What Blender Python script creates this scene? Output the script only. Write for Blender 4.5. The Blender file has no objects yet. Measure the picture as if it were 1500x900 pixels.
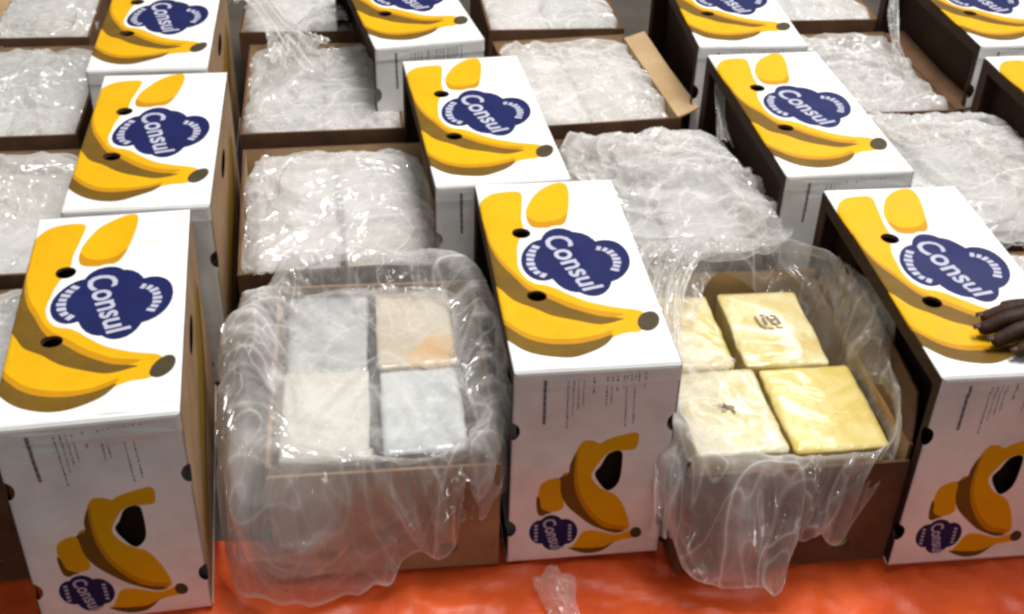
import bpy, bmesh, math, random
import numpy as np
from mathutils import Vector, Matrix
from mathutils.geometry import delaunay_2d_cdt

S = bpy.context.scene
C = S.collection
R = math.radians

# ---------------------------------------------------------------- camera
F_PX, PITCH, ROLL, CAM_H = 1797.0, 0.61513, 0.03379, 1.5416
cam = bpy.data.cameras.new('camera')
cam.sensor_width = 36.0
cam.lens = F_PX / 1500.0 * 36.0
cam.clip_start, cam.clip_end = 0.05, 100
cob = bpy.data.objects.new('camera', cam)
C.objects.link(cob)
_c, _s = math.cos(PITCH), math.sin(PITCH)
_r, _u, _f = Vector((1, 0, 0)), Vector((0, _s, _c)), Vector((0, _c, -_s))
_cr, _sr = math.cos(ROLL), math.sin(ROLL)
r2, u2 = _cr * _r + _sr * _u, -_sr * _r + _cr * _u
M = Matrix((r2, u2, -_f)).transposed().to_4x4()
M.translation = (0, 0, CAM_H)
cob.matrix_world = M
S.camera = cob

# ---------------------------------------------------------------- world, lamps, exposure
W = bpy.data.worlds.new('World')
S.world = W
W.use_nodes = True
bg = W.node_tree.nodes['Background']
bg.inputs[0].default_value = (1.0, 0.985, 0.965, 1)
bg.inputs[1].default_value = 0.21


def area(name, loc, target, sx, sy, power, col):
    l = bpy.data.lights.new(name, 'AREA')
    l.shape = 'RECTANGLE'
    l.size, l.size_y, l.energy, l.color = sx, sy, power, col
    o = bpy.data.objects.new(name, l)
    C.objects.link(o)
    o.location = loc
    o.rotation_euler = (Vector(target) - Vector(loc)).to_track_quat('-Z', 'Y').to_euler()
    return o


area('key_or_fill_lamp', (0.6, 2.2, 4.2), (0.1, 2.2, 0.3), 1.8, 1.4, 190, (1, .985, .96))
area('key_or_fill_lamp', (0.4, -3.0, 4.0), (0.1, 1.6, 0.2), 2.0, 0.6, 22, (.96, .98, 1))  # weak fill added in front to lift the box ends, no known source
area('key_or_fill_lamp', (2.2, 5.6, 3.6), (0.0, 2.2, 0.3), 2.4, 0.5, 60, (1, .98, .95))  # unseen lamp added behind for glints and backlight on the film
area('key_or_fill_lamp', (0.9, 3.2, 4.6), (0.0, 2.2, 0.3), 0.5, 2.6, 55, (1, .98, .96))

S.view_settings.view_transform = 'Standard'
S.view_settings.look = 'None'
S.view_settings.exposure = 0.0
S.view_settings.gamma = 1.0
S.render.engine = 'CYCLES'
S.cycles.max_bounces = 8
S.cycles.transparent_max_bounces = 24
S.cycles.filter_width = 2.8
S.cycles.use_denoising = True
S.cycles.caustics_reflective = False
S.cycles.caustics_refractive = False

# ---------------------------------------------------------------- materials


def mat(name):
    m = bpy.data.materials.new(name)
    m.use_nodes = True
    nt = m.node_tree
    return m, nt, nt.nodes['Principled BSDF']


def nd(nt, t, **kw):
    n = nt.nodes.new(t)
    for k, v in kw.items():
        if k.startswith('i_'):
            n.inputs[k[2:].replace('_', ' ')].default_value = v
        else:
            setattr(n, k, v)
    return n


def ramp(nt, fac, c0, c1, p0=0.3, p1=0.7):
    n = nt.nodes.new('ShaderNodeValToRGB')
    n.color_ramp.elements[0].position = p0
    n.color_ramp.elements[1].position = p1
    n.color_ramp.elements[0].color = (*c0, 1)
    n.color_ramp.elements[1].color = (*c1, 1)
    nt.links.new(fac, n.inputs[0])
    return n.outputs[0]


def coords(nt):
    """object coordinates shifted per object so that repeats do not carry the same wear"""
    tc = nd(nt, 'ShaderNodeTexCoord')
    oi = nd(nt, 'ShaderNodeObjectInfo')
    ml = nd(nt, 'ShaderNodeMath', operation='MULTIPLY')
    ml.inputs[1].default_value = 37.0
    nt.links.new(oi.outputs['Random'], ml.inputs[0])
    ad = nd(nt, 'ShaderNodeVectorMath', operation='ADD')
    nt.links.new(tc.outputs['Object'], ad.inputs[0])
    nt.links.new(ml.outputs[0], ad.inputs[1])
    return ad.outputs[0]


def mat_paper(name, col, dirt, rough=0.5, scale=9.0, amount=0.5, bump=0.15, spec=0.12):
    m, nt, b = mat(name)
    co = coords(nt)
    n1 = nd(nt, 'ShaderNodeTexNoise', i_Scale=scale, i_Detail=6.0, i_Roughness=0.65)
    nt.links.new(co, n1.inputs['Vector'])
    r = ramp(nt, n1.outputs['Fac'], dirt, col, 0.5 - amount * 0.5, 0.62)
    nt.links.new(r, b.inputs['Base Color'])
    b.inputs['Roughness'].default_value = rough
    b.inputs['Specular IOR Level'].default_value = spec
    n2 = nd(nt, 'ShaderNodeTexNoise', i_Scale=26.0, i_Detail=3.0)
    nt.links.new(co, n2.inputs['Vector'])
    bp = nd(nt, 'ShaderNodeBump')
    bp.inputs['Strength'].default_value = bump
    bp.inputs['Distance'].default_value = 0.004
    nt.links.new(n2.outputs['Fac'], bp.inputs['Height'])
    nt.links.new(bp.outputs[0], b.inputs['Normal'])
    return m


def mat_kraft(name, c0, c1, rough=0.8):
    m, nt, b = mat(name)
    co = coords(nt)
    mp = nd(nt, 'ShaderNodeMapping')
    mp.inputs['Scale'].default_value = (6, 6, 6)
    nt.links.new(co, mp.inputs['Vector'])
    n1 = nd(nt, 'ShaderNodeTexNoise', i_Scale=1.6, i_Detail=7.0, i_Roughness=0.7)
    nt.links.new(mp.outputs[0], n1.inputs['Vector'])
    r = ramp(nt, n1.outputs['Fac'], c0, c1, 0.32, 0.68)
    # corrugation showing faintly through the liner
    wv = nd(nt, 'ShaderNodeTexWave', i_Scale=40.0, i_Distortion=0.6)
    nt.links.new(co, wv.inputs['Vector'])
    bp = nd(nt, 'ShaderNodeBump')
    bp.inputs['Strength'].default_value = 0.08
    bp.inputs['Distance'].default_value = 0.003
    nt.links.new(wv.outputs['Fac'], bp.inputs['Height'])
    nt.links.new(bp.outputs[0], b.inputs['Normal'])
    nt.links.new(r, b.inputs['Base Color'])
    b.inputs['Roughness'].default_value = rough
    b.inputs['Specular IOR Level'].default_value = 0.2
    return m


def mat_film(name, haze=0.16, tint=(.98, .985, .985), edge=0.55, rough=0.14, bunch=0.6, flow=1.0, dist=.012):
    m = bpy.data.materials.new(name)
    m.use_nodes = True
    nt = m.node_tree
    nt.nodes.clear()
    out = nd(nt, 'ShaderNodeOutputMaterial')
    tr = nd(nt, 'ShaderNodeBsdfTransparent')
    tr.inputs[0].default_value = (*tint, 1)
    df = nd(nt, 'ShaderNodeBsdfDiffuse')
    df.inputs[0].default_value = (.95, .925, .90, 1)
    tl = nd(nt, 'ShaderNodeBsdfTranslucent')
    tl.inputs[0].default_value = (.95, .925, .90, 1)
    mx0 = nd(nt, 'ShaderNodeMixShader')
    mx0.inputs[0].default_value = 0.4
    nt.links.new(df.outputs[0], mx0.inputs[1])
    nt.links.new(tl.outputs[0], mx0.inputs[2])
    gl = nd(nt, 'ShaderNodeBsdfGlossy')
    gl.inputs['Roughness'].default_value = rough
    lw = nd(nt, 'ShaderNodeLayerWeight')
    lw.inputs['Blend'].default_value = 0.3
    tc = nd(nt, 'ShaderNodeTexCoord')
    oi = nd(nt, 'ShaderNodeObjectInfo')
    sh = nd(nt, 'ShaderNodeMath', operation='MULTIPLY')
    sh.inputs[1].default_value = 53.0
    nt.links.new(oi.outputs['Random'], sh.inputs[0])
    co = nd(nt, 'ShaderNodeVectorMath', operation='ADD')
    mpf = nd(nt, 'ShaderNodeMapping')
    mpf.inputs['Scale'].default_value = (1, 1, flow)
    nt.links.new(tc.outputs['Object'], mpf.inputs['Vector'])
    nt.links.new(mpf.outputs[0], co.inputs[0])
    nt.links.new(sh.outputs[0], co.inputs[1])

    def math_(op, a, b=None, c=None):
        n = nd(nt, 'ShaderNodeMath', operation=op)
        for i, q in enumerate((a, b, c)):
            if q is None:
                continue
            if isinstance(q, (int, float)):
                n.inputs[i].default_value = q
            else:
                nt.links.new(q, n.inputs[i])
        return n.outputs[0]
    hsum, lsum = None, None
    for sc_, dist, hk, pw, lk in ((5.5, 1.5, 1.0, 36, .75), (13.0, 1.2, .42, 24, .45), (34.0, .8, .10, 14, .12)):
        nz = nd(nt, 'ShaderNodeTexNoise', i_Scale=sc_, i_Detail=0.0)
        nz.inputs['Distortion'].default_value = dist
        nt.links.new(co.outputs[0], nz.inputs['Vector'])
        t_ = math_('SUBTRACT', 1.0, math_('ABSOLUTE', math_('MULTIPLY_ADD', nz.outputs['Fac'], 2.6, -1.3)))
        h_ = math_('MULTIPLY', t_, hk)
        l_ = math_('MULTIPLY', math_('POWER', math_('MAXIMUM', t_, 0.0), pw), lk)
        hsum = h_ if hsum is None else math_('ADD', hsum, h_)
        lsum = l_ if lsum is None else math_('ADD', lsum, l_)
    bp = nd(nt, 'ShaderNodeBump')
    bp.inputs['Strength'].default_value = 0.9
    bp.inputs['Distance'].default_value = dist
    pt = nd(nt, 'ShaderNodeTexNoise', i_Scale=4.0, i_Detail=1.0)
    nt.links.new(co.outputs[0], pt.inputs['Vector'])
    patch_ = nd(nt, 'ShaderNodeMapRange')
    for k_, v_ in (('From Min', .38), ('From Max', .62), ('To Min', .25), ('To Max', 1.0)):
        patch_.inputs[k_].default_value = v_
    nt.links.new(pt.outputs['Fac'], patch_.inputs['Value'])
    nt.links.new(patch_.outputs[0], bp.inputs['Strength'])
    lsum = math_('MULTIPLY', lsum, patch_.outputs[0])
    nt.links.new(hsum, bp.inputs['Height'])
    for n in (gl,):
        nt.links.new(bp.outputs[0], n.inputs['Normal'])
    # milkiness grows at grazing angles where one looks along the film
    mr = nd(nt, 'ShaderNodeMapRange')
    mr.inputs['From Min'].default_value = 0.0
    mr.inputs['From Max'].default_value = 0.9
    mr.inputs['To Min'].default_value = haze
    mr.inputs['To Max'].default_value = edge
    nt.links.new(lw.outputs['Facing'], mr.inputs['Value'])
    mx1 = nd(nt, 'ShaderNodeMixShader')
    # where the film is gathered into folds several layers lie together
    at = nd(nt, 'ShaderNodeAttribute', attribute_name='gather')
    ga = nd(nt, 'ShaderNodeMath', operation='MULTIPLY_ADD')
    ga.use_clamp = True
    ga.inputs[1].default_value = bunch
    nt.links.new(math_('ADD', at.outputs['Fac'], lsum), ga.inputs[0])
    nt.links.new(mr.outputs[0], ga.inputs[2])
    nt.links.new(ga.outputs[0], mx1.inputs[0])
    nt.links.new(tr.outputs[0], mx1.inputs[1])
    nt.links.new(mx0.outputs[0], mx1.inputs[2])
    fr = nd(nt, 'ShaderNodeMath', operation='MULTIPLY_ADD')
    # two faces of the sheet: about 6 % head-on, more at a glance
    lf = nd(nt, 'ShaderNodeLayerWeight')
    lf.inputs['Blend'].default_value = 0.5
    fr.inputs[1].default_value = 0.5
    fr.inputs[2].default_value = 0.06
    nt.links.new(math_('POWER', lf.outputs['Facing'], 4.0), fr.inputs[0])
    mx2 = nd(nt, 'ShaderNodeMixShader')
    nt.links.new(fr.outputs[0], mx2.inputs[0])
    nt.links.new(mx1.outputs[0], mx2.inputs[1])
    nt.links.new(gl.outputs[0], mx2.inputs[2])
    nt.links.new(mx2.outputs[0], out.inputs['Surface'])
    return m


MAT = {
    'white': mat_paper('white_card', (.84, .83, .82), (.60, .585, .56), 0.5, 7.0, 0.60),
    'yellow': mat_paper('yellow_ink', (.68, .375, .004), (.60, .32, .005), 0.45, 14, 0.6),
    'amber': mat_paper('amber_ink', (.50, .235, .005), (.44, .20, .006), 0.45, 14, 0.6),
    'dull_yellow': mat_paper('dull_yellow_ink', (.25, .15, .02), (.19, .11, .02), 0.6, 14, 0.6),
    'shade': mat_paper('olive_ink', (.16, .088, .010), (.11, .058, .010), 0.5, 14, 0.6),
    'tip': mat_paper('dark_ink', (.07, .055, .03), (.05, .04, .02), 0.5, 20, 0.5),
    'navy': mat_paper('navy_ink', (.012, .016, .085), (.010, .013, .068), 0.45, 14, 0.6),
    'letter': mat_paper('pale_ink', (.46, .46, .57), (.38, .38, .48), 0.5, 20, 0.5),
    'grey_ink': mat_paper('grey_ink', (.16, .16, .19), (.12, .12, .15), 0.6, 20, 0.5),
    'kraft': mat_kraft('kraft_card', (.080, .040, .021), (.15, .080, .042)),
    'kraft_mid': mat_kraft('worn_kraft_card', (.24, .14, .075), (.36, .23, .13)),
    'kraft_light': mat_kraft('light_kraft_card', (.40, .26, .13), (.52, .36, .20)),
    'kraft_shaded': mat_kraft('shaded_kraft_card', (.030, .015, .009), (.055, .028, .016)),  # kraft with the deep shade of the cartons' left sides put into its colour
    'film': mat_film('clear_film', 0.12, edge=0.44, bunch=.85, rough=.08, flow=.3, dist=.013),
    'film_thick': mat_film('folded_film', 0.23, edge=0.56, bunch=.75, rough=.09, dist=.018),
    'film_thin': mat_film('thin_film', 0.03, edge=0.30, bunch=.35, rough=.06, dist=.006),
}


def mat_wrap(name, c0, c1, scale=11.0):
    m, nt, b = mat(name)
    co = coords(nt)
    n1 = nd(nt, 'ShaderNodeTexNoise', i_Scale=scale, i_Detail=6.0, i_Roughness=0.6)
    n1.inputs['Distortion'].default_value = 0.8
    nt.links.new(co, n1.inputs['Vector'])
    nt.links.new(ramp(nt, n1.outputs['Fac'], c0, c1, 0.35, 0.65), b.inputs['Base Color'])
    b.inputs['Roughness'].default_value = 0.25
    b.inputs['Coat Weight'].default_value = 0.5
    b.inputs['Coat Roughness'].default_value = 0.08
    n2 = nd(nt, 'ShaderNodeTexNoise', i_Scale=22.0, i_Detail=5.0, i_Roughness=0.6)
    n2.inputs['Distortion'].default_value = 1.2
    nt.links.new(co, n2.inputs['Vector'])
    bp = nd(nt, 'ShaderNodeBump')
    bp.inputs['Strength'].default_value = 0.5
    bp.inputs['Distance'].default_value = 0.008
    nt.links.new(n2.outputs['Fac'], bp.inputs['Height'])
    nt.links.new(bp.outputs[0], b.inputs['Normal'])
    return m


MAT['wrap_grey'] = mat_wrap('grey_wrap', (.27, .28, .285), (.44, .44, .43))
MAT['wrap_cream'] = mat_wrap('cream_wrap', (.48, .40, .28), (.62, .54, .42))
MAT['wrap_white'] = mat_wrap('white_wrap', (.50, .475, .40), (.68, .66, .60))
MAT['wrap_blue'] = mat_wrap('bluish_wrap', (.42, .44, .45), (.66, .66, .64))
MAT['wrap_yellow'] = mat_wrap('yellow_wrap', (.60, .45, .10), (.74, .62, .28))
MAT['wrap_pale_yellow'] = mat_wrap('pale_yellow_wrap', (.55, .40, .10), (.70, .62, .36))
MAT['stamp'] = mat_paper('stamp_ink', (.16, .12, .11), (.34, .27, .18), 0.5, 60, .5)
MAT['wrap_straw'] = mat_wrap('straw_wrap', (.56, .47, .22), (.72, .67, .46))
MAT['wrap_pale'] = mat_wrap('pale_wrap', (.66, .65, .64), (.82, .81, .80))
MAT['orange_patch'] = mat_wrap('orange_wrap', (.62, .36, .13), (.66, .46, .25))


def mat_floor():
    m, nt, b = mat('orange_tarpaulin')
    tc = nd(nt, 'ShaderNodeTexCoord')
    n1 = nd(nt, 'ShaderNodeTexNoise', i_Scale=5.0, i_Detail=7.0, i_Roughness=0.65)
    nt.links.new(tc.outputs['Object'], n1.inputs['Vector'])
    nt.links.new(ramp(nt, n1.outputs['Fac'], (.52, .055, .011), (.84, .13, .028), .33, .68), b.inputs['Base Color'])
    b.inputs['Roughness'].default_value = 0.42
    b.inputs['Specular IOR Level'].default_value = 0.35
    n2 = nd(nt, 'ShaderNodeTexNoise', i_Scale=14.0, i_Detail=5.0)
    nt.links.new(tc.outputs['Object'], n2.inputs['Vector'])
    bp = nd(nt, 'ShaderNodeBump')
    bp.inputs['Strength'].default_value = 0.35
    bp.inputs['Distance'].default_value = 0.01
    nt.links.new(n2.outputs['Fac'], bp.inputs['Height'])
    nt.links.new(bp.outputs[0], b.inputs['Normal'])
    return m


MAT['floor'] = mat_floor()
MAT['concrete'] = mat_paper('dark_concrete', (.10, .085, .07), (.06, .05, .042), 0.8, 6, .5, .3)


def mat_skin():
    m, nt, b = mat('dark_skin')
    tc = nd(nt, 'ShaderNodeTexCoord')
    n1 = nd(nt, 'ShaderNodeTexNoise', i_Scale=45.0, i_Detail=5.0)
    nt.links.new(tc.outputs['Object'], n1.inputs['Vector'])
    nt.links.new(ramp(nt, n1.outputs['Fac'], (.024, .010, .006), (.052, .023, .014), .3, .7), b.inputs['Base Color'])
    b.inputs['Roughness'].default_value = 0.6
    b.inputs['Specular IOR Level'].default_value = 0.2
    n2 = nd(nt, 'ShaderNodeTexNoise', i_Scale=160.0, i_Detail=3.0)
    mp = nd(nt, 'ShaderNodeMapping')
    mp.inputs['Scale'].default_value = (1.0, .35, .35)
    nt.links.new(tc.outputs['Object'], mp.inputs['Vector'])
    nt.links.new(mp.outputs[0], n2.inputs['Vector'])
    bp = nd(nt, 'ShaderNodeBump')
    bp.inputs['Strength'].default_value = 0.5
    bp.inputs['Distance'].default_value = 0.003
    nt.links.new(n2.outputs['Fac'], bp.inputs['Height'])
    nt.links.new(bp.outputs[0], b.inputs['Normal'])
    return m


MAT['skin'] = mat_skin()
MAT['nail'] = mat_paper('nail', (.060, .028, .021), (.05, .022, .017), 0.35, 30, .5, 0.0)
MAT['sleeve'] = mat_paper('dark_cloth', (.02, .02, .025), (.012, .012, .016), 0.9, 30, .5)

# ---------------------------------------------------------------- object helpers


def mesh_data(name, verts, faces, mats, midx=None, smooth=False):
    me = bpy.data.meshes.new(name)
    me.from_pydata([tuple(map(float, v)) for v in verts], [], [tuple(map(int, f)) for f in faces])
    for m in (mats if isinstance(mats, (list, tuple)) else [mats]):
        me.materials.append(m)
    if midx is not None:
        me.polygons.foreach_set('material_index', np.asarray(midx, dtype=np.int32))
    if smooth:
        me.polygons.foreach_set('use_smooth', np.ones(len(me.polygons), dtype=bool))
    me.update()
    return me


def link(name, data, parent=None):
    o = bpy.data.objects.new(name, data)
    C.objects.link(o)
    if parent:
        o.parent = parent
    return o


def tag(o, label=None, cat=None, group=None, kind=None):
    for k, v in (('label', label), ('category', cat), ('group', group), ('kind', kind)):
        if v:
            o[k] = v
    return o


def empty(name, loc=(0, 0, 0), rz=0.0):
    o = bpy.data.objects.new(name, None)
    C.objects.link(o)
    o.empty_display_size = 0.1
    o.location = loc
    o.rotation_euler = (0, 0, rz)
    return o


def copy_tree(o, parent=None):
    c = o.copy()
    C.objects.link(c)
    if parent:
        c.parent = parent
    for ch in [x for x in S.objects if x.parent == o]:
        copy_tree(ch, c)
    return c


class MB:
    """collects boxes and sheets into one mesh"""

    def __init__(s):
        s.v, s.f, s.m = [], [], []

    def add(s, v, f, mi=0):
        n = len(s.v)
        s.v += [tuple(x) for x in v]
        s.f += [tuple(i + n for i in q) for q in f]
        s.m += [mi] * len(f)

    def box(s, x0, x1, y0, y1, z0, z1, mi=0):
        s.add([(x, y, z) for z in (z0, z1) for y in (y0, y1) for x in (x0, x1)],
              [(0, 2, 3, 1), (4, 5, 7, 6), (0, 1, 5, 4), (2, 6, 7, 3), (0, 4, 6, 2), (1, 3, 7, 5)], mi)

    def ring(s, c, u, w, rad, depth, n=20, mi=0, ry=None):
        """short tube around c in the plane (u, w), going along depth"""
        c, u, w, depth = map(Vector, (c, u, w, depth))
        ry = ry or rad
        v = []
        for k in range(n):
            a = 2 * math.pi * k / n
            p = c + u * (rad * math.cos(a)) + w * (ry * math.sin(a))
            v += [p, p + depth]
        s.add(v, [(2 * k, 2 * ((k + 1) % n), 2 * ((k + 1) % n) + 1, 2 * k + 1) for k in range(n)], mi)

    def data(s, name, mats, smooth=False):
        return mesh_data(name, s.v, s.f, mats, s.m, smooth)


# ---------------------------------------------------------------- noise


class VNoise:
    def __init__(s, seed, n=64):
        s.n = n
        s.t = np.random.RandomState(seed).rand(n, n, n).astype(np.float32)

    def __call__(s, x, y, z):
        n = s.n
        xi, yi, zi = np.floor(x).astype(int), np.floor(y).astype(int), np.floor(z).astype(int)
        fx, fy, fz = x - xi, y - yi, z - zi
        fx, fy, fz = (q * q * (3 - 2 * q) for q in (fx, fy, fz))
        r = 0
        for a in (0, 1):
            for b in (0, 1):
                for c in (0, 1):
                    w = (fx if a else 1 - fx) * (fy if b else 1 - fy) * (fz if c else 1 - fz)
                    r = r + w * s.t[(xi + a) % n, (yi + b) % n, (zi + c) % n]
        return r


VN = VNoise(5)


def crumple(x, y, z, scale, seed=0, octaves=4):
    """creased film: warped ridged noise, about -0.5 .. 0.5"""
    o = seed * 7.31
    x, y, z = x / scale + o, y / scale + o * 1.7, z / scale + o * .6
    wx = VN(x * .8 + 11, y * .8, z * .8) - .5
    wy = VN(x * .8, y * .8 + 23, z * .8) - .5
    x, y = x + 1.3 * wx, y + 1.3 * wy
    h, a, tot = 0, 1.0, 0
    for k in range(octaves):
        r = 1 - np.abs(2 * VN(x, y, z) - 1)
        h = h + a * r * r
        tot += a
        a *= 0.5
        x, y, z = x * 2.03 + 5.2, y * 1.97 + 3.1, z * 2.0 + 1.7
    return h / tot - 0.5


def creases(x, y, z, sc, seed=0):
    """height and crease lines of thin film; calm in some patches, busy in others"""
    o = seed * 5.17
    x, y, z = x / sc + o, y / sc + o * 1.3, z / sc + o * .7
    w = [VN(x * .7 + a, y * .7 + b, z * .7) - .5 for a, b in ((11, 3), (5, 27), (41, 8))]
    x, y, z = x + 1.7 * w[0], y + 1.7 * w[1], z + 1.7 * w[2]
    md = VN(x * .55 + 7, y * .55 + 19, z * .55)
    md = np.clip((md - .30) / .4, 0, 1)
    r = []
    for k, (f, a) in enumerate(((1, .6), (2.3, 1.1), (5.1, 1.9), (10.7, 2.6))):
        r.append(1 - np.abs(2 * VN(x * f + k * 9 + a * w[1] * 3, y * f + k * 5 + a * w[2] * 3, z * f) - 1))
    h = .62 * (r[0] - .5) + (.30 * (r[1] - .5) + .15 * (r[2] - .5) + .07 * (r[3] - .5)) * (.25 + .75 * md)
    ln = .9 * r[0] ** 18 + .8 * (.2 + md) * r[1] ** 14 + .6 * (.1 + md) * r[2] ** 10 + .35 * md * r[3] ** 8
    return h, np.clip(ln, 0, 1.3)


# ---------------------------------------------------------------- floor
random.seed(3)


def floor(lo, hi, name, z0, m, relief, label, kind):
    def axis(lo, hi, d0, d1, fine, coarse):
        a = list(np.arange(d0, d1, fine))
        l = d0
        st = fine
        while l > lo:
            st = min(st * 1.35, coarse)
            l -= st
            a.insert(0, l)
        h = a[-1]
        st = fine
        while h < hi:
            st = min(st * 1.35, coarse)
            h += st
            a.append(h)
        return np.array(a)
    xs = axis(-5, 5, -1.1, 1.1, 0.010, 0.5)
    ys = axis(lo, hi, 1.15, 1.6, 0.009, 0.5)
    ys = ys[(ys > lo - .3) & (ys <= hi + 1e-6)] if relief > .5 else ys
    X, Y = np.meshgrid(xs, ys)
    h = crumple(X, Y * 1.4, X * 0, 0.16, 4, 4)
    k = 0.6 * crumple(X, Y, X * 0, 0.06, 9, 3)
    Z = -0.010 + 0.030 * h + .010 * k
    Z = np.minimum(Z * relief, 0.004) + z0
    Y = Y + .02 * np.sin(X * 3.1) + .008 * np.sin(X * 11) if relief > .5 else Y
    v = np.stack([X.ravel(), Y.ravel(), Z.ravel()], 1)
    nx, ny = len(xs), len(ys)
    i = (np.arange(ny - 1)[:, None] * nx + np.arange(nx - 1)[None]).ravel()
    f = np.stack([i, i + 1, i + 1 + nx, i + nx], 1)
    o = link(name, mesh_data(name, v, f, m, smooth=True))
    if kind:
        tag(o, label, kind='structure')
    else:
        tag(o, label, 'plastic sheet')


floor(-2, 9, 'floor', -.030, MAT['concrete'], .1, 'dark floor under the rows of boxes', True)
floor(1.20, 1.50, 'orange_sheet', 0.0, MAT['floor'], 1.0, 'bright orange plastic sheeting with shallow creases along the front of the boxes', False)

# ---------------------------------------------------------------- flat print helpers


def homography(src, dst):
    A = []
    for (x, y), (u, v) in zip(src, dst):
        A.append([x, y, 1, 0, 0, 0, -u * x, -u * y, -u])
        A.append([0, 0, 0, x, y, 1, -v * x, -v * y, -v])
    h = np.linalg.svd(np.array(A, float))[2][-1].reshape(3, 3)

    def f(pts):
        p = np.c_[np.array(pts, float), np.ones(len(pts))] @ h.T
        return p[:, :2] / p[:, 2:]
    return f


def smooth_loop(pts, n=4):
    P = np.array(pts, float)
    m = len(P)
    out = []
    for i in range(m):
        a, b, c, d = P[(i - 1) % m], P[i], P[(i + 1) % m], P[(i + 2) % m]
        for k in range(n):
            t = k / n
            out.append(0.5 * ((2 * b) + (c - a) * t + (2 * a - 5 * b + 4 * c - d) * t * t + (3 * b - a - 3 * c + d) * t ** 3))
    return np.array(out)


def ell(cx, cy, rx, ry, rot=0.0, n=28):
    a = np.linspace(0, 2 * math.pi, n, endpoint=False)
    c, s = math.cos(R(rot)), math.sin(R(rot))
    x, y = rx * np.cos(a), ry * np.sin(a)
    return np.stack([cx + c * x - s * y, cy + s * x + c * y], 1)


def inside(pts, poly):
    x, y = pts[:, 0], pts[:, 1]
    r = np.zeros(len(pts), bool)
    px, py = poly[:, 0], poly[:, 1]
    j = len(poly) - 1
    for i in range(len(poly)):
        with np.errstate(divide='ignore', invalid='ignore'):
            c = ((py[i] > y) != (py[j] > y)) & (x < (px[j] - px[i]) * (y - py[i]) / (py[j] - py[i]) + px[i])
        r ^= c
        j = i
    return r


def cut_sheet(hw, hh, layers, holes, grid):
    """triangulate the rectangle +-hw x +-hh along every outline;
    returns points, triangles and the layer (painter's order, 0 = bare) of each triangle"""
    pts, edges = [], []

    def loop(P):
        n = len(pts)
        pts.extend(Vector((float(a), float(b))) for a, b in P)
        edges.extend((n + i, n + (i + 1) % len(P)) for i in range(len(P)))
    loop([(-hw, -hh), (hw, -hh), (hw, hh), (-hw, hh)])
    for _, P in layers:
        loop(P)
    for P in holes:
        loop(P)
    gx, gy = grid
    for i in range(1, gx):
        for j in range(1, gy):
            pts.append(Vector((-hw + 2 * hw * i / gx + .0007, -hh + 2 * hh * j / gy + .0005)))
    v, e, f, *_ = delaunay_2d_cdt(pts, edges, [], 0, 1e-6)
    V = np.array([(p.x, p.y) for p in v])
    T = np.array(f)
    cen = V[T].mean(1)
    ok = (np.abs(cen[:, 0]) < hw) & (np.abs(cen[:, 1]) < hh)
    cls = np.zeros(len(T), int)
    for k, P in layers:
        cls[inside(cen, P)] = k
    for P in holes:
        ok &= ~inside(cen, P)
    return V, T[ok], cls[ok]


def text_mesh(body, name):
    cu = bpy.data.curves.new(name, 'FONT')
    cu.body = body
    cu.offset = 0.018
    cu.resolution_u = 3
    o = bpy.data.objects.new(name, cu)
    C.objects.link(o)
    bpy.context.view_layer.update()
    me = bpy.data.meshes.new_from_object(o)
    V = np.array([v.co[:2] for v in me.vertices])
    F = [tuple(p.vertices) for p in me.polygons]
    bpy.data.objects.remove(o)
    bpy.data.curves.remove(cu)
    bpy.data.meshes.remove(me)
    V = (V - V.min(0)) / (V.max(0) - V.min(0))
    return V, F


TXT = text_mesh('Consul', 'lettering')

# ---------------------------------------------------------------- the banana box
BW, BL, BH = 0.260, 0.564, 0.408
hw, hl = BW / 2, BL / 2


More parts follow.
